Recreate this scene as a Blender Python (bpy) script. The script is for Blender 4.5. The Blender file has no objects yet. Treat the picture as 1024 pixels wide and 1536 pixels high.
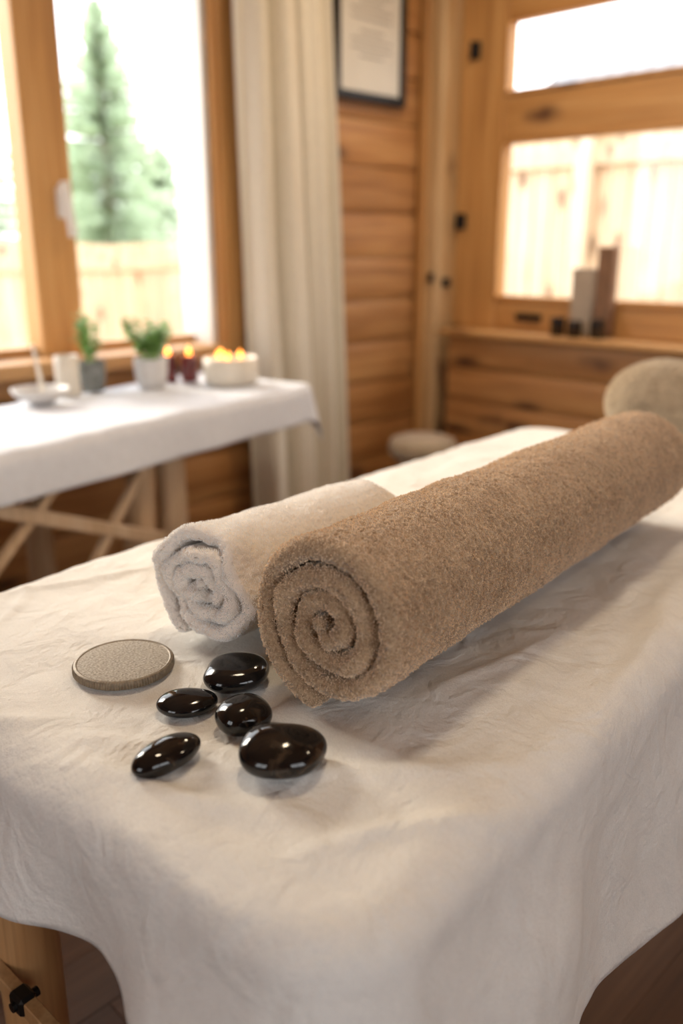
import bpy, math, random
from mathutils import Vector, noise, Matrix
rnd=random.Random(7)
scene=bpy.context.scene
COL=scene.collection
pi=math.pi
# ---------------------------------------------------------------- materials
def new_mat(name):
    m=bpy.data.materials.new(name); m.use_nodes=True
    nt=m.node_tree; b=nt.nodes['Principled BSDF']
    return m,nt,b
def N(nt,t,**k):
    n=nt.nodes.new(t)
    for a,v in k.items():
        if a.startswith('i_'): n.inputs[a[2:].replace('_',' ')].default_value=v
        else: setattr(n,a,v)
    return n
def ramp(nt,src,stops,interp='LINEAR'):
    r=nt.nodes.new('ShaderNodeValToRGB'); cr=r.color_ramp; cr.interpolation=interp
    while len(cr.elements)<len(stops): cr.elements.new(0.5)
    for e,(p,c) in zip(cr.elements,stops):
        e.position=p; e.color=(*c,1) if len(c)==3 else c
    nt.links.new(src,r.inputs[0]); return r.outputs[0]
def mix(nt,a,b,fac,mode='MIX'):
    n=nt.nodes.new('ShaderNodeMix'); n.data_type='RGBA'; n.blend_type=mode
    for s,v in ((n.inputs[6],a),(n.inputs[7],b)):
        if isinstance(v,tuple): s.default_value=(*v,1)
        else: nt.links.new(v,s)
    if isinstance(fac,(int,float)): n.inputs[0].default_value=fac
    else: nt.links.new(fac,n.inputs[0])
    return n.outputs[2]
def bump(nt,b,h,st,dist,prev=None):
    n=nt.nodes.new('ShaderNodeBump'); n.inputs['Strength'].default_value=st; n.inputs['Distance'].default_value=dist
    nt.links.new(h,n.inputs['Height'])
    if prev: nt.links.new(prev,n.inputs['Normal'])
    nt.links.new(n.outputs[0],b.inputs['Normal']); return n.outputs[0]
def plain(name,c,rough=.6,metal=0,emis=None,es=0,trans=0,coat=0,ns=0,nv=.15):
    m,nt,b=new_mat(name)
    b.inputs['Base Color'].default_value=(*c,1); b.inputs['Roughness'].default_value=rough
    b.inputs['Metallic'].default_value=metal; b.inputs['Transmission Weight'].default_value=trans
    b.inputs['Coat Weight'].default_value=coat
    if emis: b.inputs['Emission Color'].default_value=(*emis,1); b.inputs['Emission Strength'].default_value=es
    if ns:
        tc=N(nt,'ShaderNodeTexCoord'); no=N(nt,'ShaderNodeTexNoise',i_Scale=ns,i_Detail=5.0)
        nt.links.new(tc.outputs['Object'],no.inputs['Vector'])
        col=ramp(nt,no.outputs[0],[(.3,tuple(v*(1-nv) for v in c)),(.7,tuple(min(1,v*(1+nv)) for v in c))])
        nt.links.new(col,b.inputs['Base Color']); bump(nt,b,no.outputs[0],.2,.002)
    return m
def wood(name,c1,c2,c3,axis,rough=.5,along=1.0,across=16.0,knots=True,kc=(.12,.05,.02)):
    m,nt,b=new_mat(name)
    tc=N(nt,'ShaderNodeTexCoord'); at=N(nt,'ShaderNodeAttribute',attribute_name='pr')
    off=N(nt,'ShaderNodeVectorMath',operation='MULTIPLY'); off.inputs[1].default_value=(37,23,0 if axis!=2 else 11)
    nt.links.new(at.outputs['Fac'],off.inputs[0])
    ad=N(nt,'ShaderNodeVectorMath',operation='ADD'); nt.links.new(tc.outputs['Object'],ad.inputs[0]); nt.links.new(off.outputs[0],ad.inputs[1])
    def mapped(a,c):
        mp=N(nt,'ShaderNodeMapping'); s=[c]*3; s[axis]=a; mp.inputs['Scale'].default_value=s
        nt.links.new(ad.outputs[0],mp.inputs[0]); return mp.outputs[0]
    n1=N(nt,'ShaderNodeTexNoise',i_Scale=1.0,i_Detail=6.0,i_Distortion=1.2); nt.links.new(mapped(along,across),n1.inputs['Vector'])
    n2=N(nt,'ShaderNodeTexNoise',i_Scale=1.0,i_Detail=4.0); nt.links.new(mapped(along*3,across*9),n2.inputs['Vector'])
    col=ramp(nt,n1.outputs[0],[(.3,c1),(.5,c2),(.72,c3)])
    g=ramp(nt,n2.outputs[0],[(.35,(.72,.68,.62)),(.6,(1,1,1))])
    col=mix(nt,col,g,.6,'MULTIPLY')
    pv=ramp(nt,at.outputs['Fac'],[(0,(1.0,1.0,1.0)),(.5,(.8,.76,.7)),(1,(1.0,.93,.82))])
    col=mix(nt,col,pv,.8,'MULTIPLY')
    if knots:
        nd=N(nt,'ShaderNodeTexNoise',i_Scale=9.0,i_Detail=2.0); nt.links.new(ad.outputs[0],nd.inputs['Vector'])
        md=N(nt,'ShaderNodeVectorMath',operation='MULTIPLY_ADD'); md.inputs[1].default_value=(.25,.25,.25)
        nt.links.new(nd.outputs['Color'],md.inputs[0]); nt.links.new(mapped(2.4,6.0),md.inputs[2])
        vo=N(nt,'ShaderNodeTexVoronoi',i_Scale=1.0); nt.links.new(md.outputs[0],vo.inputs['Vector'])
        k=ramp(nt,vo.outputs['Distance'],[(.07,(1,1,1)),(.16,(.5,.5,.5)),(.26,(0,0,0))])
        col=mix(nt,col,kc,k)
    nt.links.new(col,b.inputs['Base Color']); b.inputs['Roughness'].default_value=rough
    bump(nt,b,n2.outputs[0],.25,.002)
    return m
def cloth(name,c,fine=900,fst=.5,fd=.0006,med=0,sheen=.3,var=.06,low=0):
    m,nt,b=new_mat(name)
    tc=N(nt,'ShaderNodeTexCoord')
    n1=N(nt,'ShaderNodeTexNoise',i_Scale=float(fine),i_Detail=3.0); nt.links.new(tc.outputs['Object'],n1.inputs['Vector'])
    n0=N(nt,'ShaderNodeTexNoise',i_Scale=45.0,i_Detail=6.0); nt.links.new(tc.outputs['Object'],n0.inputs['Vector'])
    a=ramp(nt,n1.outputs[0],[(.3,tuple(v*(1-var*2) for v in c)),(.65,c)])
    a2=ramp(nt,n0.outputs[0],[(.3,(1-var,)*3),(.7,(1,1,1))])
    nt.links.new(mix(nt,a,a2,1.0,'MULTIPLY'),b.inputs['Base Color'])
    b.inputs['Roughness'].default_value=.95; b.inputs['Sheen Weight'].default_value=sheen
    b.inputs['Specular IOR Level'].default_value=.15
    p=bump(nt,b,n1.outputs[0],fst,fd)
    if med:
        n2=N(nt,'ShaderNodeTexNoise',i_Scale=float(med),i_Detail=4.0); nt.links.new(tc.outputs['Object'],n2.inputs['Vector'])
        p=bump(nt,b,n2.outputs[0],.6,.0025,p)
    if low:
        n3=N(nt,'ShaderNodeTexNoise',i_Scale=float(low),i_Detail=3.0,i_Distortion=.8); nt.links.new(tc.outputs['Object'],n3.inputs['Vector'])
        bump(nt,b,n3.outputs[0],.6,.015,p)
    return m
def terry(name,lo,hi,sc=330,st=1.0,d=.002,sheen=.4,basek=1.0,p0=.35,p1=1.0,pf=.12):
    m,nt,b=new_mat(name)
    tc=N(nt,'ShaderNodeTexCoord')
    nd=N(nt,'ShaderNodeTexNoise',i_Scale=sc*1.0,i_Detail=3.0); nt.links.new(tc.outputs['Object'],nd.inputs['Vector'])
    n3=N(nt,'ShaderNodeTexNoise',i_Scale=sc*pf,i_Detail=4.0); nt.links.new(tc.outputs['Object'],n3.inputs['Vector'])
    hi_=N(nt,'ShaderNodeHairInfo')
    m1=N(nt,'ShaderNodeMath',operation='MULTIPLY_ADD'); m1.inputs[1].default_value=.5
    nt.links.new(hi_.outputs['Random'],m1.inputs[0]); nt.links.new(nd.outputs[0],m1.inputs[2])
    m2=N(nt,'ShaderNodeMath',operation='MULTIPLY_ADD'); m2.inputs[1].default_value=.5
    nt.links.new(n3.outputs[0],m2.inputs[0]); nt.links.new(m1.outputs[0],m2.inputs[2])
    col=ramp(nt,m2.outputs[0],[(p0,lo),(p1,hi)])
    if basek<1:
        dk=mix(nt,col,(basek,basek*.93,basek*.86),1.0,'MULTIPLY')  # mesh under the strands darkened: shade in the pile gaps put into colour
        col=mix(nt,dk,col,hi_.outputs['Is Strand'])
    nt.links.new(col,b.inputs['Base Color'])
    b.inputs['Roughness'].default_value=1; b.inputs['Sheen Weight'].default_value=sheen; b.inputs['Specular IOR Level'].default_value=.1
    bump(nt,b,nd.outputs[0],st,d)
    return m

M_log=wood('log_wood',(.34,.15,.048),(.52,.255,.09),(.64,.355,.14),0)
M_logy=wood('log_wood_y',(.34,.15,.048),(.52,.255,.09),(.64,.355,.14),1)
M_trimx=wood('trim_wood_x',(.52,.28,.11),(.64,.37,.16),(.72,.45,.21),0)
M_trimy=wood('trim_wood_y',(.50,.255,.085),(.62,.335,.12),(.70,.41,.17),1)
M_trimz=wood('trim_wood_z',(.50,.255,.085),(.64,.345,.12),(.72,.42,.17),2,knots=False)
M_post=wood('pale_post_wood',(.58,.38,.19),(.68,.47,.25),(.76,.55,.32),2,across=12)
M_legw=wood('table_leg_wood',(.42,.23,.10),(.54,.32,.15),(.62,.40,.21),2,knots=False)
M_palew=wood('pale_leg_wood',(.60,.43,.28),(.68,.50,.34),(.74,.58,.42),2,knots=False)
M_floor=wood('floor_wood',(.075,.036,.018),(.115,.055,.028),(.16,.08,.042),0,rough=.55,knots=False)
M_fence=wood('fence_wood',(.68,.54,.39),(.78,.65,.49),(.84,.72,.56),2,across=10)
M_ceil=wood('ceiling_wood',(.50,.30,.14),(.60,.38,.19),(.68,.45,.24),0)
M_sheet=cloth('sheet_fabric',(.86,.84,.80),fine=700,fst=.6,fd=.001,med=150,low=17)
M_sheet2=cloth('white_table_cloth_fabric',(.76,.785,.85),fine=350,fst=.6,fd=.0015)
M_curt=cloth('curtain_linen',(.80,.74,.62),fine=500,fst=.3,fd=.0005)
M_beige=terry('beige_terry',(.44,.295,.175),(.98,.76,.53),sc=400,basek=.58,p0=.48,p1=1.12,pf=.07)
M_white=terry('white_terry',(.90,.895,.88),(.97,.965,.955),sc=420,st=.5,d=.0015,sheen=.3,basek=.97)
M_bols=terry('bolster_fabric',(.40,.33,.235),(.80,.70,.55),sc=140,st=.8,d=.004,basek=.7)
M_dark=plain('dark_metal',(.015,.013,.012),.4,.6,ns=60)
M_white_p=plain('white_plastic',(.85,.84,.82),.35,ns=30,nv=.03)
M_ivory=plain('ivory_ceramic',(.76,.70,.60),.45,ns=25,nv=.08)
M_greyp=plain('grey_stone_pot',(.20,.21,.20),.8,ns=60,nv=.4)
M_whitep=plain('white_ceramic_pot',(.66,.64,.62),.5,ns=40,nv=.06)
M_leaf=plain('leaf_green',(.24,.42,.11),.5,ns=80,nv=.4)
M_leaf2=plain('conifer_green',(.45,.56,.39),.8,ns=3,nv=.25)  # green made paler, outdoor haze put into the leaf colour
M_bark=plain('bark',(.30,.25,.20),.9,ns=10,nv=.4)
M_red=plain('red_candle_glass',(.13,.008,.006),.15,ns=20,nv=.3,coat=.5)
M_flame=plain('flame',(1,.5,.1),.5,emis=(1,.30,.04),es=6)
M_glow=plain('glowing_wax',(1,.4,.1),.5,emis=(1,.22,.03),es=1.6)
M_wax=plain('candle_wax',(.85,.72,.52),.5,emis=(1,.5,.15),es=.4)
M_paper=plain('certificate_paper',(.74,.72,.66),.8,ns=8,nv=.03)
M_ink=plain('printed_ink',(.35,.33,.30),.8)
M_ground=plain('ground_gravel',(.55,.48,.38),.95,ns=2,nv=.2)
M_roof=plain('roof_metal',(.24,.25,.27),.6,ns=1,nv=.05)
M_siding=plain('shed_siding',(.70,.66,.58),.8,ns=3,nv=.05)
M_vinyl=plain('pad_vinyl',(.62,.57,.50),.5,ns=60,nv=.05)
M_bbox=plain('brown_box',(.22,.115,.06),.6,ns=20,nv=.2)
M_gbox=plain('grey_box',(.46,.38,.30),.7,ns=20,nv=.1)
M_cup=plain('dark_candle_cup',(.02,.014,.012),.25,ns=40,nv=.4,coat=.4)
M_fillglass=plain('fill_lamp_diffuser',(.9,.85,.75),.5,emis=(1,.80,.55),es=2)  # glowing cover for the added fill lamps
M_glass=bpy.data.materials.new('window_glass'); M_glass.use_nodes=True
nt=M_glass.node_tree; nt.nodes.clear()
o=N(nt,'ShaderNodeOutputMaterial'); tr=N(nt,'ShaderNodeBsdfTransparent'); gl=N(nt,'ShaderNodeBsdfGlossy',i_Roughness=.02)
mx=N(nt,'ShaderNodeMixShader'); mx.inputs[0].default_value=.04
nt.links.new(tr.outputs[0],mx.inputs[1]); nt.links.new(gl.outputs[0],mx.inputs[2]); nt.links.new(mx.outputs[0],o.inputs[0])
def stone_mat(name,c1,c2,thr):
    m,nt,b=new_mat(name); tc=N(nt,'ShaderNodeTexCoord')
    n=N(nt,'ShaderNodeTexNoise',i_Scale=38.0,i_Detail=5.0,i_Distortion=1.5); nt.links.new(tc.outputs['Object'],n.inputs['Vector'])
    nt.links.new(ramp(nt,n.outputs[0],[(thr,c1),(thr+.14,c2)]),b.inputs['Base Color'])
    n2=N(nt,'ShaderNodeTexNoise',i_Scale=140.0,i_Detail=3.0); nt.links.new(tc.outputs['Object'],n2.inputs['Vector'])
    nt.links.new(ramp(nt,n2.outputs[0],[(.4,(.06,)*3),(.7,(.16,)*3)]),b.inputs['Roughness'])
    b.inputs['Specular IOR Level'].default_value=.5
    bump(nt,b,n2.outputs[0],.03,.0006)
    return m
M_st=stone_mat('black_basalt',(.006,.006,.007),(.010,.010,.010),.5)
M_stb=stone_mat('brown_black_basalt',(.007,.006,.006),(.05,.034,.022),.52)
def disc_mat():
    m,nt,b=new_mat('speckled_stone'); tc=N(nt,'ShaderNodeTexCoord')
    n=N(nt,'ShaderNodeTexNoise',i_Scale=420.0,i_Detail=5.0); nt.links.new(tc.outputs['Object'],n.inputs['Vector'])
    nt.links.new(ramp(nt,n.outputs[0],[(.3,(.19,.16,.125)),(.5,(.36,.315,.255)),(.7,(.52,.465,.39))]),b.inputs['Base Color'])
    b.inputs['Roughness'].default_value=.7; bump(nt,b,n.outputs[0],.7,.0008); return m
M_disc=disc_mat()
M_rim=plain('bronze_rim',(.20,.155,.105),.5,.3,ns=200,nv=.3)

# ---------------------------------------------------------------- mesh builder
import bmesh
class MB:
    def __init__(s): s.v=[];s.f=[];s.pr=[]
    def add(s,vs,fs,pr=None):
        o=len(s.v); s.v+= [tuple(v) for v in vs]; s.f+=[tuple(i+o for i in f) for f in fs]
        p=rnd.random() if pr is None else pr
        s.pr+=[p]*len(vs)
    def box(s,x0,x1,y0,y1,z0,z1,pr=None,bev=.004):
        if x0>x1:x0,x1=x1,x0
        if y0>y1:y0,y1=y1,y0
        b=min(bev,(x1-x0)*.3,(y1-y0)*.3,(z1-z0)*.3)
        bm=bmesh.new(); bmesh.ops.create_cube(bm,size=1)
        for v in bm.verts: v.co=Vector(((x0+x1)/2+v.co.x*(x1-x0),(y0+y1)/2+v.co.y*(y1-y0),(z0+z1)/2+v.co.z*(z1-z0)))
        if b>0: bmesh.ops.bevel(bm,geom=bm.edges[:],offset=b,segments=1,affect='EDGES')
        bm.verts.index_update()
        s.add([v.co[:] for v in bm.verts],[[v.index for v in f.verts] for f in bm.faces],pr); bm.free()
    def obox(s,p0,p1,w,h,up=(0,0,1),pr=None):
        p0=Vector(p0);p1=Vector(p1);d=(p1-p0).normalized();u=Vector(up);r=d.cross(u)
        if r.length<1e-3: r=d.cross(Vector((1,0,0)))
        r.normalize();u=r.cross(d)
        vs=[];k=.15
        prof=[(-1+k,-1),(1-k,-1),(1,-1+k),(1,1-k),(1-k,1),(-1+k,1),(-1,1-k),(-1,-1+k)]
        for p in (p0,p1):
            for a,b in prof: vs.append(p+r*a*w/2+u*b*h/2)
        fs=[[i,(i+1)%8,8+(i+1)%8,8+i] for i in range(8)]+[list(range(7,-1,-1)),list(range(8,16))]
        s.add(vs,fs,pr)
    def tube(s,pts,rads,n=16,pr=None):
        vs=[];fs=[]
        pts=[Vector(p) for p in pts]
        for i,p in enumerate(pts):
            d=(pts[min(i+1,len(pts)-1)]-pts[max(i-1,0)]).normalized()
            a=Vector((1,0,0)) if abs(d.x)<.8 else Vector((0,1,0))
            r=d.cross(a).normalized();u=r.cross(d)
            for k in range(n):
                t=2*pi*k/n; vs.append(p+(r*math.cos(t)+u*math.sin(t))*rads[i])
        for i in range(len(pts)-1):
            for k in range(n): fs.append([i*n+k,i*n+(k+1)%n,(i+1)*n+(k+1)%n,(i+1)*n+k])
        fs.append(list(range(n))[::-1]); fs.append([(len(pts)-1)*n+k for k in range(n)])
        s.add(vs,fs,pr)
    def lathe(s,c,prof,n=40,pr=None,fn=None):
        vs=[];fs=[]
        for i,(r,z) in enumerate(prof):
            for k in range(n):
                t=2*pi*k/n; rr=r if fn is None else fn(r,z,t,i)
                vs.append((c[0]+rr*math.cos(t),c[1]+rr*math.sin(t),c[2]+z))
        for i in range(len(prof)-1):
            for k in range(n): fs.append([i*n+k,i*n+(k+1)%n,(i+1)*n+(k+1)%n,(i+1)*n+k])
        if prof[0][0]>1e-5: fs.append(list(range(n))[::-1])
        if prof[-1][0]>1e-5: fs.append([(len(prof)-1)*n+k for k in range(n)])
        s.add(vs,fs,pr)
    def plank(s,axis,a0,a1,face,sgn,z0,z1,bulge=.008,th=.03,pr=None):
        prof=[];n=8
        for i in range(n+1):
            t=i/n; z=z0+.003+(z1-z0-.006)*t
            e=(1-abs(2*t-1)**7)
            prof.append((bulge*e*(1-.45*abs(2*t-1)**2),z))
        vs=[];fs=[]
        m=len(prof)
        for a in (a0,a1):
            for d,z in prof:
                o=face+sgn*d
                vs.append((a,o,z) if axis==0 else (o,a,z))
            o=face-sgn*th
            for z in (z1,z0): vs.append((a,o,z) if axis==0 else (o,a,z))
        k=m+2
        for i in range(k): fs.append([i,(i+1)%k,k+(i+1)%k,k+i])
        fs.append(list(range(k))[::-1]); fs.append(list(range(k,2*k)))
        s.add(vs,fs,pr)
    def make(s,name,mat,smooth=False,parent=None,loc=None,rz=0,autosm=None):
        me=bpy.data.meshes.new(name); me.from_pydata(s.v,[],s.f); me.update()
        at=me.attributes.new('pr','FLOAT','POINT'); at.data.foreach_set('value',s.pr)
        bm=bmesh.new(); bm.from_mesh(me); bmesh.ops.recalc_face_normals(bm,faces=bm.faces[:]); bm.to_mesh(me); bm.free()
        ob=bpy.data.objects.new(name,me); COL.objects.link(ob); me.materials.append(mat)
        if smooth:
            me.polygons.foreach_set('use_smooth',[True]*len(me.polygons))
            if autosm:
                try: me.set_sharp_from_angle(angle=math.radians(autosm))
                except Exception: pass
        if loc: ob.location=loc
        ob.rotation_euler[2]=rz
        if parent: ob.parent=parent
        return ob
def empty(name,loc=(0,0,0),rz=0):
    e=bpy.data.objects.new(name,None); COL.objects.link(e); e.location=loc; e.rotation_euler[2]=rz; e.empty_display_size=.1; return e
def pile(ob,verts,cnt,hl,hr):
    vg=ob.vertex_groups.new(name='pile'); vg.add(verts,1.0,'REPLACE')
    md=ob.modifiers.new('pile','PARTICLE_SYSTEM'); psy=md.particle_system; s=psy.settings
    s.type='HAIR'; s.use_advanced_hair=False; s.count=cnt; s.hair_length=hl; s.hair_step=2; s.render_step=1; s.display_step=1
    psy.vertex_group_density='pile'
    s.emit_from='FACE'; s.use_emit_random=True; s.use_even_distribution=True
    s.root_radius=1.0; s.tip_radius=.8; s.radius_scale=hr; s.material=1

# ---------------------------------------------------------------- room shell
XW=3.41; YW=2.75; XB=-2.0; YB=-2.2; ZC=2.6
W1=(.25,2.07,.80,2.22)
RY=2.385
R1=(1.05,RY,.945,1.59)
R2=(1.05,RY,1.785,2.07)
def rows(z0,z1,h):
    z=z0
    while z<z1-1e-3:
        yield z,min(z+h,z1); z+=h
mb=MB()
for z0,z1 in rows(0,ZC,.186):
    p=rnd.random()
    segs=[(XB,3.26)]
    if z1>W1[2]-.06 and z0<W1[3]+.08: segs=[(XB,W1[0]-.0),(W1[1]+.0,3.26)]
    for a,b in segs: mb.plank(0,a,b,YW,-1,z0,z1,pr=p)
mb.box(XB-.15,W1[0],YW+.02,YW+.2,0,ZC,bev=0);mb.box(W1[1],XW+.15,YW+.02,YW+.2,0,ZC,bev=0)
mb.box(W1[0],W1[1],YW+.02,YW+.2,0,W1[2]-.03,bev=0);mb.box(W1[0],W1[1],YW+.02,YW+.2,W1[3]+.03,ZC,bev=0)
mb.box(W1[0]-.01,W1[1]+.01,YW-.004,YW+.1,W1[2]-.12,W1[2]-.03,pr=.2)
mb.box(W1[0]-.01,W1[1]+.01,YW-.004,YW+.1,W1[3]+.03,W1[3]+.12,pr=.2)
mb.make('wall_left',M_log)
mb=MB()
TH=.04
mb.box(XW,XW+TH,YB,R1[0],0,ZC,bev=0);mb.box(XW,XW+TH,R1[1],YW+.2,0,ZC,bev=0)
mb.box(XW,XW+TH,R1[0],R1[1],0,R1[2],bev=0);mb.box(XW,XW+TH,R1[0],R1[1],R1[3],R2[2],bev=0);mb.box(XW,XW+TH,R1[0],R1[1],R2[3],ZC,bev=0)
for z0,z1 in rows(0,ZC,.186):
    mb.plank(1,YB,.9,XW,-1,z0,z1)
mb.make('wall_right',M_logy)
mb=MB()
mb.box(XB-.15,XB,YB-.15,-.3,0,ZC,bev=0);mb.box(XB-.15,XB,1.0,YW+.2,0,ZC,bev=0)
mb.box(XB-.15,XB,-.3,1.0,0,.9,bev=0);mb.box(XB-.15,XB,-.3,1.0,2.2,ZC,bev=0)
mb.make('wall_back',M_logy)
mb=MB()
mb.box(XB,-.8,YB-.15,YB,0,ZC,bev=0);mb.box(1.2,XW+.15,YB-.15,YB,0,ZC,bev=0)
mb.box(-.8,1.2,YB-.15,YB,0,.9,bev=0);mb.box(-.8,1.2,YB-.15,YB,2.2,ZC,bev=0)
mb.make('wall_front',M_log)
w4=empty('fill_opening_back')  # unseen framed opening, added to let fill light onto the towel ends
mb=MB()
for y in (-.3,.32,.94): mb.box(XB-.13,XB+.02,y,y+.06,.9,2.2)
for z in (.88,2.16): mb.box(XB-.13,XB+.03,-.35,1.05,z,z+.06)
mb.make('frame',M_trimz,parent=w4)
w5=empty('fill_opening_front')  # another unseen framed opening, added for fill from behind the camera
mb=MB()
for x in (-.8,.17,1.14): mb.box(x,x+.06,YB-.13,YB+.02,.9,2.2)
for z in (.88,2.16): mb.box(-.85,1.25,YB-.13,YB+.03,z,z+.06)
mb.make('frame',M_trimz,parent=w5)
mb=MB()
y=YB
while y<YW+.1:
    x=XB-rnd.random()*1.2
    while x<XW:
        x2=x+1.3+rnd.random()*.5
        mb.box(max(x,XB),min(x2,XW+.04),y,min(y+.1195,YW+.1),-.03,0,bev=.001); x=x2+.0005
        if x<XB: x=XB
    y+=.12
mb.box(XB,XW+.04,YB,YW+.1,-.06,-.028,bev=0)
mb.make('floor',M_floor)
mb=MB()
y=YB-.15
while y<YW+.2:
    mb.box(XB-.15,XW+.15,y,y+.138,ZC,ZC+.05); y+=.14
mb.box(XB-.15,XW+.15,YB-.15,YW+.2,ZC+.05,ZC+.1,bev=0)
mb.make('ceiling',M_ceil)
mb=MB(); mb.box(3.25,XW-.002,2.625,YW,0,ZC,pr=.1,bev=.012); mb.make('trim_1',M_post)
mb=MB(); mb.box(3.22,3.25,2.69,YW-.016,0,ZC,pr=.4,bev=.006); mb.make('trim_2',M_trimz)

w=empty('window_1')
x0,x1,z0,z1=W1
mb=MB()
mb.box(x1,x1+.02,YW-.03,YW+.2,z0-.04,z1+.04); mb.box(x0-.02,x0,YW-.03,YW+.2,z0-.04,z1+.04)
mb.box(x1+.015,x1+.10,YW-.045,YW-.012,z0-.10,z1+.1); mb.box(x0-.10,x0-.015,YW-.045,YW-.012,z0-.10,z1+.1)
for a,b in ((1.39,1.547),(.25,.31)):
    mb.box(a,b,YW+.07,YW+.18,z0+.0,z1)
mb.make('jambs',M_trimz,parent=w)
mb=MB()
mb.box(x0,x1,YW-.06,YW+.2,z0-.05,z0); mb.box(x0,x1,YW-.03,YW+.2,z1,z1+.03); 
mb.box(x0-.1,x1+.1,YW-.05,YW-.01,z1+.03,z1+.13)
for a,b in ((.31,1.39),(1.547,2.06)):
    mb.box(a,b,YW+.11,YW+.17,z0,z0+.03); mb.box(a,b,YW+.11,YW+.17,z1-.07,z1)
mb.make('sill_and_rails',M_trimx,parent=w)
mb=MB(); mb.box(2.045,2.07,YW+.0,YW+.18,z0,z1,bev=.002); mb.make('painted_reveal',M_white_p,parent=w)
mb=MB(); mb.box(.31,1.39,YW+.135,YW+.141,z0+.02,z1-.06,bev=0); mb.box(1.547,2.05,YW+.135,YW+.141,z0+.02,z1-.06,bev=0)
mb.make('panes',M_glass,parent=w)
mb=MB(); mb.box(1.485,1.52,YW+.055,YW+.075,1.25,1.35,bev=.006); mb.obox((1.502,YW+.04,1.365),(1.515,YW+.03,1.19),.026,.02,up=(0,1,0)); mb.box(1.49,1.515,YW+.03,YW+.06,1.33,1.36)
mb.make('handle',M_white_p,parent=w)

w2=empty('window_2')
xf=XW-.035
mb=MB()
mb.box(xf-.01,XW,RY,2.62,.80,ZC,pr=.05); mb.box(xf,XW,.9,1.05,.80,ZC)
mb.box(xf-.02,XW+.02,RY-.015,RY+.01,.945,1.59,pr=.3); mb.box(xf-.02,XW+.02,1.05,1.07,.945,1.59)
mb.make('stiles',M_trimz,parent=w2)
mb=MB()
mb.box(xf,XW,1.05,RY,.80,.945,pr=.1);mb.box(xf,XW,1.05,RY,1.59,1.785,pr=.35);mb.box(xf,XW,1.05,RY,2.07,ZC,pr=.2)
mb.box(xf-.012,XW+.02,1.05,RY,.925,.95); mb.box(xf-.012,XW+.02,1.05,RY,1.585,1.605)
mb.make('rails',M_trimy,parent=w2)
mb=MB(); mb.box(XW+.01,XW+.016,1.05,RY,.945,1.59,bev=0); mb.make('pane',M_glass,parent=w2)
mb=MB()
for y,z in ((2.53,1.97),(2.575,1.27)):
    mb.box(xf-.03,xf-.01,y-.018,y+.018,z-.035,z+.035,bev=.006); mb.tube([(xf-.035,y+.015,z-.035),(xf-.035,y+.015,z+.035)],[.008,.008],10)
mb.box(xf-.02,xf,2.13,2.26,.845,.875,bev=.005)
mb.make('hinges_and_latch',M_dark,parent=w2)
w3=empty('window_3')
mb=MB(); mb.box(xf-.015,XW+.02,RY-.015,RY+.005,1.785,2.07); mb.box(xf-.015,XW+.02,1.05,1.07,1.785,2.07)
mb.make('stiles',M_trimz,parent=w3)
mb=MB(); mb.box(xf-.012,XW+.02,1.05,RY,1.775,1.795); mb.box(xf-.012,XW+.02,1.05,RY,2.06,2.08); mb.make('rails',M_trimy,parent=w3)
mb=MB(); mb.box(XW+.01,XW+.016,1.05,RY,1.79,2.065,bev=0); mb.make('pane',M_glass,parent=w3)
mb=MB(); mb.box(3.235,3.25,2.64,2.67,1.0,1.045); mb.lathe((3.30,2.61,1.0),[(.0,-.02),(.018,-.02),(.02,0),(.018,.02),(0,.02)],16); mb.make('door_latch',M_dark)

lc=empty('window_ledge_cabinet')
mb=MB(); mb.box(3.185,XW-.001,.9,2.55,.775,.80,bev=.006); mb.make('top',M_trimy,parent=lc)
mb=MB()
for z0_,z1_ in rows(0.02,.775,.152): mb.plank(1,.92,2.52,3.225,-1,z0_,z1_,bulge=.008,th=.02)
mb.box(3.225,XW-.002,2.49,2.52,0,.775); mb.box(3.225,XW-.002,.92,.95,0,.775)
mb.make('front_boards',M_logy,parent=lc)

pf=empty('framed_certificate')
yy=YW-.035
mb=MB()
px0,px1,pz0,pz1=2.67,3.10,1.735,2.33
mb.box(px0,px0+.035,yy-.012,yy+.02,pz0,pz1);mb.box(px1-.035,px1,yy-.012,yy+.02,pz0,pz1);mb.box(px0+.03,px1-.03,yy-.012,yy+.02,pz0,pz0+.035);mb.box(px0+.03,px1-.03,yy-.012,yy+.02,pz1-.035,pz1)
mb.make('frame',M_dark,parent=pf)
mb=MB(); mb.box(px0+.03,px1-.03,yy,yy+.015,pz0+.03,pz1-.03,bev=0); mb.make('paper',M_paper,parent=pf)
mb=MB()
for i in range(9):
    wd=.12-.05*(i%3==2); cz=2.16-.03*i-(.02 if i>4 else 0)
    mb.box(2.89-wd,2.89+wd,yy-.0015,yy+.001,cz,cz+.008,bev=0)
mb.make('text_lines',M_ink,parent=pf)

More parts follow.
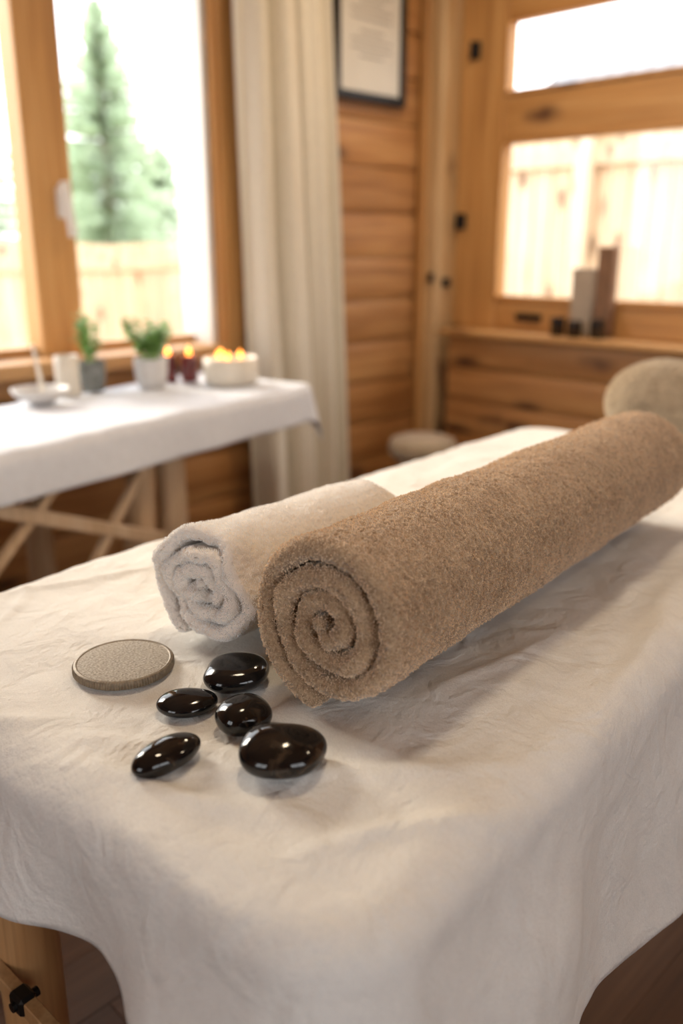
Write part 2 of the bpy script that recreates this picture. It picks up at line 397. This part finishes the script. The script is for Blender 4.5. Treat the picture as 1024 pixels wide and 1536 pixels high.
cu=empty('curtain')
vs=[];fs=[];nu=220;nz=60
zt,zb=2.42,.03
for j in range(nz+1):
    t=j/nz; z=zt+(zb-zt)*t
    for i in range(nu+1):
        s=i/nu
        xl=2.11+.03*t; xr=2.525+.11*t+.02*math.sin(t*3)
        x=xl+(xr-xl)*s
        a=.042*(.75+.35*t)
        ph=s*2*pi*3.6+.6*math.sin(s*7+1.3)+.35*math.sin(t*2.5+s*3)
        y=2.625+a*math.sin(ph)+.012*math.sin(ph*2.3+t*2)+.01*noise.noise(Vector((s*6,t*3,1)))
        x+=.012*math.cos(ph)
        vs.append((x,y,z))
for j in range(nz):
    for i in range(nu): a=j*(nu+1)+i; fs.append([a,a+1,a+nu+2,a+nu+1])
mb=MB(); mb.add(vs,fs,0); c=mb.make('drape',M_curt,smooth=True,parent=cu)
sm=c.modifiers.new('t','SOLIDIFY'); sm.thickness=.004
mb=MB(); mb.tube([(.0,2.625,2.44),(2.75,2.625,2.44)],[.014,.014],14); 
for x in (.1,1.4,2.7): mb.obox((x,2.625,2.44),(x,YW-.005,2.44),.02,.02)
mb.make('rod',M_dark,parent=cu,smooth=True,autosm=40)

ps=empty('round_stool')
mb=MB(); mb.lathe((2.86,2.36,0),[(0,.28),(.12,.28),(.145,.30),(.15,.33),(.14,.36),(.10,.375),(0,.38)],40); mb.make('seat_cushion',M_bols,smooth=True,parent=ps)
mb=MB()
for k in range(4):
    a=k*pi/2+.5; mb.tube([(2.86+.13*math.cos(a),2.36+.13*math.sin(a),0),(2.86+.09*math.cos(a),2.36+.09*math.sin(a),.285)],[.014,.018],12)
mb.make('legs',M_legw,smooth=True,parent=ps,autosm=50)

# ---------------------------------------------------------------- draped cloth
def topw(u,v,seed,top_amp,creases):
    P=Vector((u*3,v*3,seed))
    w=top_amp*(noise.noise(P*1.6)*1.4+noise.noise(P*4)*.9+.5*noise.noise(Vector((u*30,v*9,seed))))
    for (ax,ay,bx_,by_,amp,wid) in creases:
        ex,ey=bx_-ax,by_-ay;l2=ex*ex+ey*ey
        tt=((u-ax)*ex+(v-ay)*ey)/l2
        if 0<tt<1:
            dd=((u-ax)*ey-(v-ay)*ex)/math.sqrt(l2)+.006*math.sin(tt*7)
            w+=amp*math.exp(-(dd/wid)**2)*math.sin(pi*tt)
    return w
def drape(name,org,ang,L,W,z,over,b,mat,step,seed,flare=.06,rip=.012,freq=22,parent=None,top_amp=.0015,rc=.05,creases=(),corfl=1.6):
    um,up,vm,vp=over
    nu=int((L+um+up)/step);nv=int((W+vm+vp)/step)
    cs,sn=math.cos(ang),math.sin(ang)
    vs=[];fs=[];K=.16
    for j in range(nv+1):
        v=-vm+(W+vm+vp)*j/nv
        for i in range(nu+1):
            u=-um+(L+um+up)*i/nu
            ins=rc+b
            qx=min(max(u,ins),L-ins);qy=min(max(v,ins),W-ins)
            dx,dy=u-qx,v-qy;d=math.hypot(dx,dy)
            w=topw(u,v,seed,top_amp,creases)
            if d<=rc: X,Y,Z=u,v,z+w
            else:
                nx,ny=dx/d,dy/d;e=d-rc
                bx,by=qx+nx*rc,qy+ny*rc
                cor=2*abs(nx*ny)
                if e<b*pi/2: h=b*math.sin(e/b);dr=b*(1-math.cos(e/b)); ee=0
                else: ee=e-b*pi/2;h=b;dr=b+ee
                if nx<=0 and ny<=0: s=-(qy-ins)+K*math.atan2(-ny,-nx)+(qx-ins)
                elif nx>0 and ny<=0: s=(L-2*ins)+K*pi/2+K*math.atan2(nx,-ny)+(qy-ins)
                elif nx<=0: s=-(qy-ins)-K*math.atan2(ny,-nx)-(qx-ins)
                else: s=(L-2*ins)+K*pi+(qy-ins)+K*math.atan2(ny,nx)-(qx-(L-ins))
                k=min(1,ee/.12); k=k*k*(3-2*k)
                r=rip*k*(math.sin(s*freq+1.2*math.sin(s*5+seed)+seed+ee*3)+.9*noise.noise(Vector((s*7,ee*3,seed+3)))+.25*noise.noise(Vector((s*22,ee*6,seed+5))))
                h+=flare*ee*(1+corfl*cor)+r+.006*noise.noise(Vector((u*9,v*9,seed+9)))*k
                dr*= (1-.03*cor)
                X=bx+nx*h;Y=by+ny*h;Z=z-dr+w*(1-min(1,ee/.05))
            vs.append((org[0]+X*cs-Y*sn,org[1]+X*sn+Y*cs,Z))
    for j in range(nv):
        for i in range(nu): a=j*(nu+1)+i; fs.append([a,a+1,a+nu+2,a+nu+1])
    mb=MB(); mb.add(vs,fs,0); ob=mb.make(name,mat,smooth=True,parent=parent)
    so=ob.modifiers.new('t','SOLIDIFY'); so.thickness=.002; so.offset=-1
    return ob
TA=math.radians(5); TO=(.30,.30); TL,TW,TZ=1.72,.805,.72
TAMP=.0036
CR=[(.0,.62,.16,.74,.0055,.011),(.0,.45,.25,.10,.005,.014),(.05,.30,.30,.02,.006,.012),(.30,-.02,.85,.10,.005,.014),(.0,.70,.12,.50,-.003,.02),(.15,.78,.45,.66,.0045,.009),(.02,.22,.14,.10,-.004,.02),(1.1,.7,1.6,.6,.004,.018),(.02,.36,.10,.16,.006,.010),(-.03,.55,.08,.40,.007,.011),(.04,.12,.30,-.02,.007,.011),(.0,.30,.02,.05,.005,.010),(.45,.02,1.1,.20,-.003,.02),(.28,.17,.60,.13,.004,.008),(.10,.62,.26,.78,.004,.008)]
drape('bed_sheet',TO,TA,TL,TW,TZ,(.135,.2,.285,.25),.045,M_sheet,.006,1.3,flare=.10,rip=.018,freq=17,top_amp=TAMP,creases=CR)
def onsheet(x,y,r=.0):
    dx,dy=x-TO[0],y-TO[1]; c,s=math.cos(TA),math.sin(TA)
    best=-1
    for a,b in ((0,0),(r,0),(-r,0),(0,r),(0,-r)):
        u=(dx+a)*c+(dy+b)*s; v=-(dx+a)*s+(dy+b)*c
        best=max(best,topw(u,v,1.3,TAMP,CR))
    return TZ+best
mt=empty('massage_table',(TO[0],TO[1],0),TA)
mb=MB(); mb.box(.05,TL-.05,.05,TW-.05,.645,.706,bev=.03); mb.make('padded_top',M_vinyl,parent=mt)
mb=MB(); mb.box(.06,TL-.06,.06,.085,.56,.645);mb.box(.06,TL-.06,TW-.085,TW-.06,.56,.645);mb.box(.06,.085,.085,TW-.085,.56,.645);mb.box(TL-.085,TL-.06,.085,TW-.085,.56,.645)
mb.make('frame',M_legw,parent=mt)
mb=MB()
for u in (.095,TL-.10):
    for v in (.215,.590):
        mb.tube([(u,v,0),(u,v,.25),(u,v,.60)],[.035,.038,.038],24)
mb.make('legs',M_legw,parent=mt,smooth=True,autosm=50)
mb=MB()
for u in (.050,TL-.06):
    mb.obox((u,.20,.290),(u,.60,.325),.016,.022)
mb.make('stretchers',M_legw,parent=mt)
mb=MB()
for v in (.255,.525):
    mb.box(.038,.060,v-.014,v+.014,.308,.333); mb.tube([(.034,v,.320),(.068,v,.320)],[.006,.006],10)
mb.make('clamps',M_dark,parent=mt)

SA=math.radians(12)
ca,sa=math.cos(SA),math.sin(SA)
SL,SW=1.88,.565
fr=(2.02,2.11)
SO=(fr[0]-SL*ca,fr[1]-SL*sa)
drape('white_table_cover',SO,SA,SL,SW,TZ,(.1,.12,.10,.03),.035,M_sheet2,.009,5.1,flare=.10,rip=.005,freq=14,top_amp=.005,rc=.05,corfl=1.2)
st=empty('side_massage_table',(SO[0],SO[1],0),SA)
mb=MB(); mb.box(.05,SL-.05,.05,SW-.04,.65,.705,bev=.02); mb.make('padded_top',M_vinyl,parent=st)
mb=MB(); mb.box(.07,SL-.07,.07,.095,.59,.65);mb.box(.07,SL-.07,SW-.095,SW-.07,.59,.65); mb.make('rails',M_palew,parent=st)
mb=MB()
UA=SL-.79
for u in (UA,UA+.14):
    mb.tube([(u+(.03 if u==UA else -.0),.09,.65),(u,.09,.35),(u-.01,.09,.0)],[.040,.044,.046],20)
for u in (.25,.38): mb.tube([(u,.09,.65),(u,.09,0)],[.036,.042],20)
for u in (.25,SL-.83): mb.tube([(u,SW-.09,.65),(u,SW-.09,0)],[.036,.042],20)
mb.make('legs',M_palew,smooth=True,parent=st,autosm=50)
mb=MB()
mb.obox((.35,.03,.70),(1.12,.03,.38),.03,.035); mb.obox((UA+.03,.03,.66),(UA-.25,.03,.34),.022,.022); mb.obox((.50,.03,.38),(.84,.03,.66),.022,.022)
mb.make('braces',M_palew,parent=st)

# ---------------------------------------------------------------- towels
def towel(name,c0,ang,L,rx,rz,th,gap,z0,mat,seed,ds,th0=0,amp=.0011,tsc=.0045,lump=.002,messy=0,turns=None,sgn=1,edge=1.0,ax=.004,hair=0,hl=.004,hr=.0006):
    R=rx; pitch=th+gap
    Tmax=(R-th/2-.007)/pitch*2*pi if turns is None else turns*2*pi
    pts=[];t=0
    while t<Tmax:
        r=R-th/2-pitch*t/(2*pi)
        pts.append((t,r)); t+=ds/max(r,.006)
    n=len(pts)
    loop=[]
    for k,(t,r) in enumerate(pts): loop.append((t,r,1.0,k))
    for k in range(1,5):
        a=pi*k/5; loop.append((pts[-1][0]+math.sin(a)*(th/2)/pts[-1][1]*1.0,pts[-1][1],math.cos(a),n-1))
    for k in range(n-1,-1,-1): loop.append((pts[k][0],pts[k][1],-1.0,k))
    for k in range(1,5):
        a=pi-pi*k/5; loop.append((-math.sin(a)*(th/2)/pts[0][1],pts[0][1],math.cos(a),0))
    m=len(loop)
    e=th/2*edge; rowsw=[]
    ne=7
    for k in range(ne+1):
        a=pi/2*k/ne; rowsw.append((e*(1-math.cos(a)),max(.03,math.sin(a))))
    nr=int((L-2*e)/(ds*1.1))
    for k in range(1,nr): rowsw.append((e+(L-2*e)*k/nr,1.0))
    for k in range(ne,-1,-1):
        a=pi/2*k/ne; rowsw.append((L-e*(1-math.cos(a)),max(.03,math.sin(a))))
    vs=[];vis=[]
    nv3=noise.noise_vector;n1=noise.noise
    for (w,hs) in rowsw:
        for (t,r,f,k) in loop:
            ww=w
            sh=ax*n1(Vector((t*.9,seed,2.0)))*(1 if w<L/2 else -1)
            fade=max(0,1-min(w,L-w)/.06)
            ww+=sh*fade
            rr=r
            if messy:
                q=(R-r)/R
                rr=r*(1+messy*n1(Vector((math.cos(t)*1.6,math.sin(t)*1.6,seed+w*4)))*(.4+1.6*q)*fade + messy*.5*n1(Vector((t*1.3,seed,w*3)))*fade*min(1,q*4))
            rad=rr+f*th/2*hs
            a=th0+sgn*t
            y=math.cos(a)*rad; z=math.sin(a)*rad*rz/rx
            x=ww
            p=Vector((x,y,z))
            lum=lump*(n1(Vector((x*9,a if t<2*pi else t*1.0,seed)))+.6*n1(p*24+Vector((seed,0,0))))
            s=1+lum/max(rad,.02) if rad>.03 else 1
            y*=s;z*=s
            h=n1(p/tsc+Vector((seed*9,3,1)))
            d=nv3(p/tsc+Vector((0,seed*5,7)))*amp*.6
            y+=math.cos(a)*h*amp*(1 if f>0 else -1); z+=math.sin(a)*h*amp*(1 if f>0 else -1)
            x+=d.x; y+=d.y; z+=d.z
            if w<e or w>L-e: x+=h*amp*(-1 if w<e else 1)*(1-hs)
            zz=z+rz
            if zz<.006: zz=.006-(.006-zz)*.35
            vs.append((x,y,zz)); vis.append(1.0 if (t<2*pi+.2 and f>0) or w<.014 else 0.0)
    fs=[]
    nrow=len(rowsw)
    for j in range(nrow-1):
        for i in range(m):
            i2=(i+1)%m; fs.append((j*m+i,j*m+i2,(j+1)*m+i2,(j+1)*m+i))
    for base in (0,(nrow-1)*m):
        for k in range(n-1):
            a=k;b=k+1
            ia=n+4+(n-1-k); ib=n+4+(n-1-(k+1))
            fs.append((base+a,base+b,base+ib,base+ia))
    me=bpy.data.meshes.new(name); me.from_pydata(vs,[],fs); me.update()
    bm=bmesh.new(); bm.from_mesh(me); bmesh.ops.recalc_face_normals(bm,faces=bm.faces[:]); bm.to_mesh(me); bm.free()
    me.polygons.foreach_set('use_smooth',[True]*len(me.polygons))
    me.materials.append(mat)
    ob=bpy.data.objects.new(name,me); COL.objects.link(ob)
    ob.location=(c0[0],c0[1],z0); ob.rotation_euler[2]=ang
    if hair: pile(ob,[i for i,q in enumerate(vis) if q>0],hair,hl,hr)
    return ob
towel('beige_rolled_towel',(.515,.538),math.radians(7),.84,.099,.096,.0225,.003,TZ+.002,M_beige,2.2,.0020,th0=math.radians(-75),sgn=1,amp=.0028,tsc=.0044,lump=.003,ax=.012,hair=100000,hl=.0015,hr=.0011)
towel('white_rolled_towel',(.520,.742),math.radians(5),.31,.087,.073,.019,.0022,TZ+.002,M_white,5.7,.0024,th0=math.radians(-60),sgn=1,amp=.0018,tsc=.0045,lump=.004,messy=.26,ax=.022,hair=55000,hl=.0018,hr=.0009)

bo=MB()
vs=[];fs=[];n=96;mseg=110
cL=.56;r0=.098
for j in range(mseg+1):
    t=j/mseg; t=.5-.5*math.cos(pi*t)
    s=-cL/2+cL*t
    e=min(t,1-t)*cL
    k=math.sqrt(max(0,1-(1-e/.13)**2.1)) if e<.13 else 1
    for i in range(n):
        a=2*pi*i/n
        q=Vector((math.cos(a)*2,math.sin(a)*2,s*12))
        rr=r0*k*(1+.05*noise.noise(q)+.035*noise.noise(q*5))
        vs.append((rr*math.cos(a),s,max(r0+rr*math.sin(a)*.98,.004)))
for j in range(mseg):
    for i in range(n): fs.append([j*n+i,j*n+(i+1)%n,(j+1)*n+(i+1)%n,(j+1)*n+i])
bo.add(vs,fs,0); b=bo.make('bolster_pillow',M_bols,smooth=True,loc=(1.92,.71,TZ+.002),rz=math.radians(12))
pile(b,list(range(len(vs))),30000,.006,.0018)

# ---------------------------------------------------------------- stones
def stone(x,y,a,b,t,rot,mat,seed,ex=2.3):
    nu,nvv=64,36;vs=[];fs=[]
    for j in range(nvv+1):
        ph=-pi/2+pi*j/nvv
        for i in range(nu):
            th=2*pi*i/nu
            def sp(w,e): return math.copysign(abs(w)**e,w)
            c=sp(math.cos(ph),2/2.4)
            X=a/2*c*sp(math.cos(th),2/ex);Y=b/2*c*sp(math.sin(th),2/ex);Z=t/2*sp(math.sin(ph),1.0)
            P=Vector((X,Y,Z));k=1+.12*noise.noise(P*28+Vector((seed,seed*2,0)))
            vs.append((X*k,Y*k,max(Z*(1+.14*noise.noise(P*26+Vector((0,seed,seed)))),-t*.40)+t*.40))
    for j in range(nvv):
        for i in range(nu): fs.append([j*nu+i,j*nu+(i+1)%nu,(j+1)*nu+(i+1)%nu,(j+1)*nu+i])
    mb=MB(); mb.add(vs,fs,0)
    return mb.make('massage_stone',mat,smooth=True,loc=(x,y,onsheet(x,y,.012)+.0005),rz=math.radians(rot))
stone(.502,.657,.066,.070,.031,-45,M_st,1.0)
stone(.435,.652,.062,.045,.021,-38,M_st,2.4,2.1)
stone(.453,.587,.052,.052,.032,-10,M_stb,3.8)
stone(.364,.581,.070,.038,.026,6,M_stb,5.1,2.1)
stone(.433,.508,.075,.066,.036,-55,M_stb,6.6,2.4)
dd=empty('round_stone_coaster',(.435,.769,onsheet(.435,.769,.04)+.0005))
R0=.0535
def reed(r,z,t,i):
    return r+(.0005*math.cos(t*110) if i in (1,2,3) else 0)
mb=MB(); mb.lathe((0,0,0),[(R0-.002,0),(R0,.0015),(R0,.004),(R0,.0075),(R0-.001,.0092),(R0-.0035,.0098),(R0-.0042,.0092)],660,fn=reed); mb.make('reeded_rim',M_rim,smooth=True,parent=dd,autosm=50)
mb=MB(); mb.lathe((0,0,0),[(R0-.004,.004),(R0-.0042,.0090),(R0-.006,.0094),(.02,.0096),(0,.0096)],96); mb.make('face',M_disc,smooth=True,parent=dd)

# ---------------------------------------------------------------- items on side table
TZs=TZ+.004
def leaf(mb,base,d,l,w,droop=.3):
    base=Vector(base);d=Vector(d).normalized();up=Vector((0,0,1));r=d.cross(up)
    if r.length<.05:r=Vector((1,0,0))
    r.normalize();vs=[];fs=[];n=5
    for i in range(n+1):
        t=i/n;c=base+d*l*t+Vector((0,0,-droop*l*t*t));ww=w*math.sin(pi*min(1,t*.96+.04))**.8
        vs+= [c-r*ww/2+Vector((0,0,ww*.15)),c,c+r*ww/2+Vector((0,0,ww*.15))]
    for i in range(n):
        for k in (0,1): a=i*3+k; fs.append([a,a+1,a+4,a+3])
    mb.add(vs,fs,rnd.random())
def plant(name,x,y,pot_mat,pr,ph,hgt,nst,ll,lw,spread=.5):
    e=empty(name,(x,y,TZs))
    mb=MB(); mb.lathe((0,0,0),[(pr*.72,0),(pr*.8,.003),(pr*.95,ph*.5),(pr,ph),(pr*.88,ph),(pr*.84,ph-.012),(0,ph-.012)],36)
    mb.make('pot',pot_mat,smooth=True,parent=e,autosm=50)
    mb=MB();sb=MB()
    for k in range(nst):
        a=rnd.random()*2*pi;tilt=rnd.random()*spread;H=hgt*(.55+.45*rnd.random())
        p0=Vector((math.cos(a)*pr*.3,math.sin(a)*pr*.3,ph-.012))
        tip=p0+Vector((math.cos(a)*tilt*H,math.sin(a)*tilt*H,H))
        mid=(p0+tip)/2+Vector((0,0,.01))
        sb.tube([p0,mid,tip],[.0018,.0015,.001],6)
        for q in range(8):
            t=.25+.75*q/7;P=p0.lerp(tip,t);b_=rnd.random()*2*pi
            leaf(mb,P,(math.cos(b_),math.sin(b_),.5+rnd.random()*.6),ll*(.7+.5*rnd.random()),lw)
    sb.make('stems',M_leaf,parent=e); mb.make('leaves',M_leaf,smooth=True,parent=e)
plant('potted_succulent',1.375,2.48,M_greyp,.042,.095,.16,10,.042,.026,.4)
plant('potted_herb',1.545,2.41,M_whitep,.054,.095,.13,18,.044,.028,.8)
e=empty('pillar_candle',(1.28,2.46,TZs)); mb=MB(); mb.lathe((0,0,0),[(.034,0),(.036,.003),(.036,.118),(.033,.122),(.028,.116),(0,.112)],36); mb.make('wax',M_ivory,smooth=True,parent=e,autosm=50)
mb=MB(); mb.tube([(0,0,.112),(0,.001,.126)],[.001,.001],6); mb.make('wick',M_dark,parent=e)
e=empty('small_dish_with_stick',(1.15,2.38,TZs)); mb=MB(); mb.lathe((0,0,0),[(.03,0),(.035,.004),(.075,.028),(.082,.045),(.078,.045),(.068,.028),(.03,.012),(0,.012)],40); mb.make('bowl',M_whitep,smooth=True,parent=e)
mb=MB(); mb.tube([(.01,0,.014),(0,.005,.12),(-.005,.008,.17)],[.007,.006,.004],10); mb.make('stick',M_ivory,smooth=True,parent=e)
for (x,y) in ((1.665,2.49),(1.715,2.44)):
    e=empty('red_votive_candle',(x,y,TZs)); mb=MB(); mb.lathe((0,0,0),[(.027,0),(.029,.004),(.031,.090),(.029,.090),(.027,.07),(0,.07)],32); mb.make('glass_cup',M_red,smooth=True,parent=e,autosm=50)
    mb=MB(); mb.lathe((0,0,0),[(.0265,.0705),(.0265,.086),(0,.087)],24); mb.make('wax',M_glow,smooth=True,parent=e)
    mb=MB(); mb.lathe((0,0,0),[(0,.086),(.006,.090),(.008,.098),(.004,.110),(0,.120)],14); mb.make('flame',M_flame,smooth=True,parent=e)
e=empty('candle_bowl',(1.79,2.31,TZs)); mb=MB(); mb.lathe((0,0,0),[(.080,0),(.088,.006),(.092,.05),(.090,.082),(.084,.086),(.078,.08),(.074,.06),(0,.058)],48); mb.make('bowl',M_ivory,smooth=True,parent=e,autosm=60)
TL_=((-.03,.025),(.025,-.02),(0.0,.05),(-.035,-.03))
mb=MB()
for dx,dy in TL_: mb.lathe((dx,dy,.058),[(.018,0),(.018,.024),(0,.025)],20)
mb.make('tealights',M_wax,smooth=True,parent=e,autosm=50)
mb=MB()
for dx,dy in TL_: mb.lathe((dx,dy,.082),[(0,0),(.007,.006),(.009,.012),(.004,.022),(0,.030)],14)
mb.make('flames',M_flame,smooth=True,parent=e)

LZ=.801
for (y,x,r,h) in ((1.985,3.27,.030,.075),(1.90,3.26,.030,.065),(1.80,3.27,.030,.075)):
    e=empty('dark_candle_cup',(x,y,LZ)); mb=MB(); mb.lathe((0,0,0),[(r*.85,0),(r,.004),(r,h),(r*.88,h),(r*.85,h-.02),(0,h-.02)],28); mb.make('cup',M_cup,smooth=True,parent=e,autosm=50)
mb=MB(); mb.box(3.32,3.36,1.865,1.965,LZ,LZ+.275,bev=.006); mb.make('grey_gift_box',M_gbox)
mb=MB(); mb.box(3.31,3.36,1.775,1.85,LZ,LZ+.36,bev=.006); mb.make('brown_bottle_box',M_bbox)

# unseen fill lamps, added on the ceiling to warm and brighten the room
for (lx,ly,pw) in ((.9,.9,9),(2.5,1.7,13),(2.3,-.6,6)):
    e=empty('fill_lamp',(lx,ly,0))
    mb=MB(); mb.lathe((0,0,ZC-.05),[(.0,.0),(.12,.002),(.15,.02),(.15,.048)],36); mb.make('diffuser',M_fillglass,smooth=True,parent=e,autosm=60)
    l=bpy.data.lights.new('fill_lamp_light','AREA'); l.shape='DISK'; l.size=.28; l.energy=pw; l.color=(1,.80,.56)
    ob=bpy.data.objects.new('fill_lamp_light',l); COL.objects.link(ob); ob.location=(0,0,ZC-.06); ob.parent=e

# ---------------------------------------------------------------- outside
mb=MB()
mb.box(XW+.2,40,-20,60,-.25,-.2,bev=0); mb.box(-20,XW+.2,YW+.25,60,-.25,-.2,bev=0); mb.box(-20,XW+.2,-20,YB-.2,-.25,-.2,bev=0); mb.box(-20,XB-.2,YB-.2,YW+.25,-.25,-.2,bev=0)
mb.make('outside_ground',M_ground)
f1=MB();x=-3
while x<14: f1.box(x,x+.135,7.5,7.53,-.2,1.17+.02*rnd.random(),bev=.003); x+=.145
for z in (.2,.95): f1.box(-3,14,7.46,7.5,z,z+.09)
f1.make('garden_fence',M_fence)
f2=MB();y=-3
while y<7.4: f2.box(5.6,5.63,y,y+.135,-.2,2.02+.02*rnd.random(),bev=.003); y+=.145
for z in (.4,1.68): f2.box(5.55,5.6,-3,7.4,z,z+.12)
for y in (.2,1.7,3.18,4.7,6.2): f2.box(5.48,5.56,y,y+.11,-.2,2.08)
f2.make('garden_fence',M_fence)
sh=empty('garden_shed')
mb=MB(); mb.box(9.2,13,-2,6.2,-.2,2.35,bev=0); mb.make('siding',M_siding,parent=sh)
mb=MB();vs=[];fs=[];k=0;y=-2.3
while y<6.5:
    for dy,dz in ((0,0),(.06,0),(.08,.035),(.11,.035),(.13,0)):
        vs+=[(8.9,y+dy,2.3+dz),(11.2,y+dy,3.7+dz)]
    y+=.25
for i in range(len(vs)//2-1): fs.append([2*i,2*i+2,2*i+3,2*i+1])
mb.add(vs,fs,0); mb.make('roof',M_roof,parent=sh)
def conifer(x,y,H,Rb,seed):
    e=empty('conifer_tree',(x,y,-.2)); rr=random.Random(seed)
    mb=MB(); mb.tube([(0,0,0),(0,0,H)],[.14,.02],10); mb.make('trunk',M_bark,parent=e)
    mb=MB();z=.6
    while z<H:
        t=(z-.6)/(H-.6);R=Rb*(1-t)**.85+.08;nb=int(9+10*(1-t))
        for k in range(nb):
            a=rr.random()*2*pi;l=R*(.75+.35*rr.random())
            d=Vector((math.cos(a),math.sin(a),-.25+.5*t));s=Vector((-math.sin(a),math.cos(a),0))
            for q in range(10):
                u=(q+.5)/10;c=Vector((0,0,z))+d*l*u
                for sg in (-1,1):
                    wd=(.30*(1-u)+.08)*l*.6
                    tip=c+d*wd*.6+s*sg*wd+Vector((0,0,-.08-.1*rr.random()))
                    mb.add([c-d*.05,c+d*.08,tip],[[0,1,2]],rr.random())
        z+=.11+.06*(1-t)
    mb.make('foliage',M_leaf2,parent=e)
conifer(8.35,14,5.2,1.35,3)
conifer(10.4,15.5,3.3,1.2,5)
conifer(5.3,13,4.2,1.3,8)
conifer(9.2,17,3.4,1.3,11)

# ---------------------------------------------------------------- light
wd=bpy.data.worlds.new('sky'); scene.world=wd; wd.use_nodes=True
nt=wd.node_tree; bg=nt.nodes['Background']; bg.inputs[0].default_value=(.96,.98,1.0,1); bg.inputs[1].default_value=4.4
sd=bpy.data.lights.new('sun','SUN'); sd.energy=5.0; sd.angle=.42; sd.color=(1,.90,.74); so=bpy.data.objects.new('sun',sd); COL.objects.link(so)
so.rotation_euler=Vector((-.05,1,.48)).to_track_quat('Z','Y').to_euler()
def portal(loc,rot,sx,sy):
    l=bpy.data.lights.new('portal','AREA'); l.shape='RECTANGLE'; l.size=sx;l.size_y=sy; l.cycles.is_portal=True
    o=bpy.data.objects.new('window_portal',l); COL.objects.link(o); o.location=loc; o.rotation_euler=rot
portal((1.16,YW+.22,1.51),(-pi/2,0,0),1.85,1.45)
portal((XW+.06,1.7,1.5),(0,pi/2,0),1.2,1.4)
portal((.2,YB-.17,1.55),(pi/2,0,0),2.02,1.32)
portal((XB-.17,.35,1.55),(0,-pi/2,0),1.32,1.32)

# ---------------------------------------------------------------- camera
cd=bpy.data.cameras.new('camera'); cam=bpy.data.objects.new('camera',cd); COL.objects.link(cam)
cd.sensor_fit='VERTICAL'; cd.sensor_height=36; cd.sensor_width=24; cd.lens=30.47
cam.location=(0,0,1.16); cam.rotation_euler=(pi/2-math.atan(398/1300),0,-pi/4)
cd.dof.use_dof=True; cd.dof.focus_distance=.90; cd.dof.aperture_fstop=2.2
cd.clip_start=.02
scene.camera=cam
scene.view_settings.view_transform='Standard'
scene.view_settings.exposure=.05
scene.view_settings.look='None'
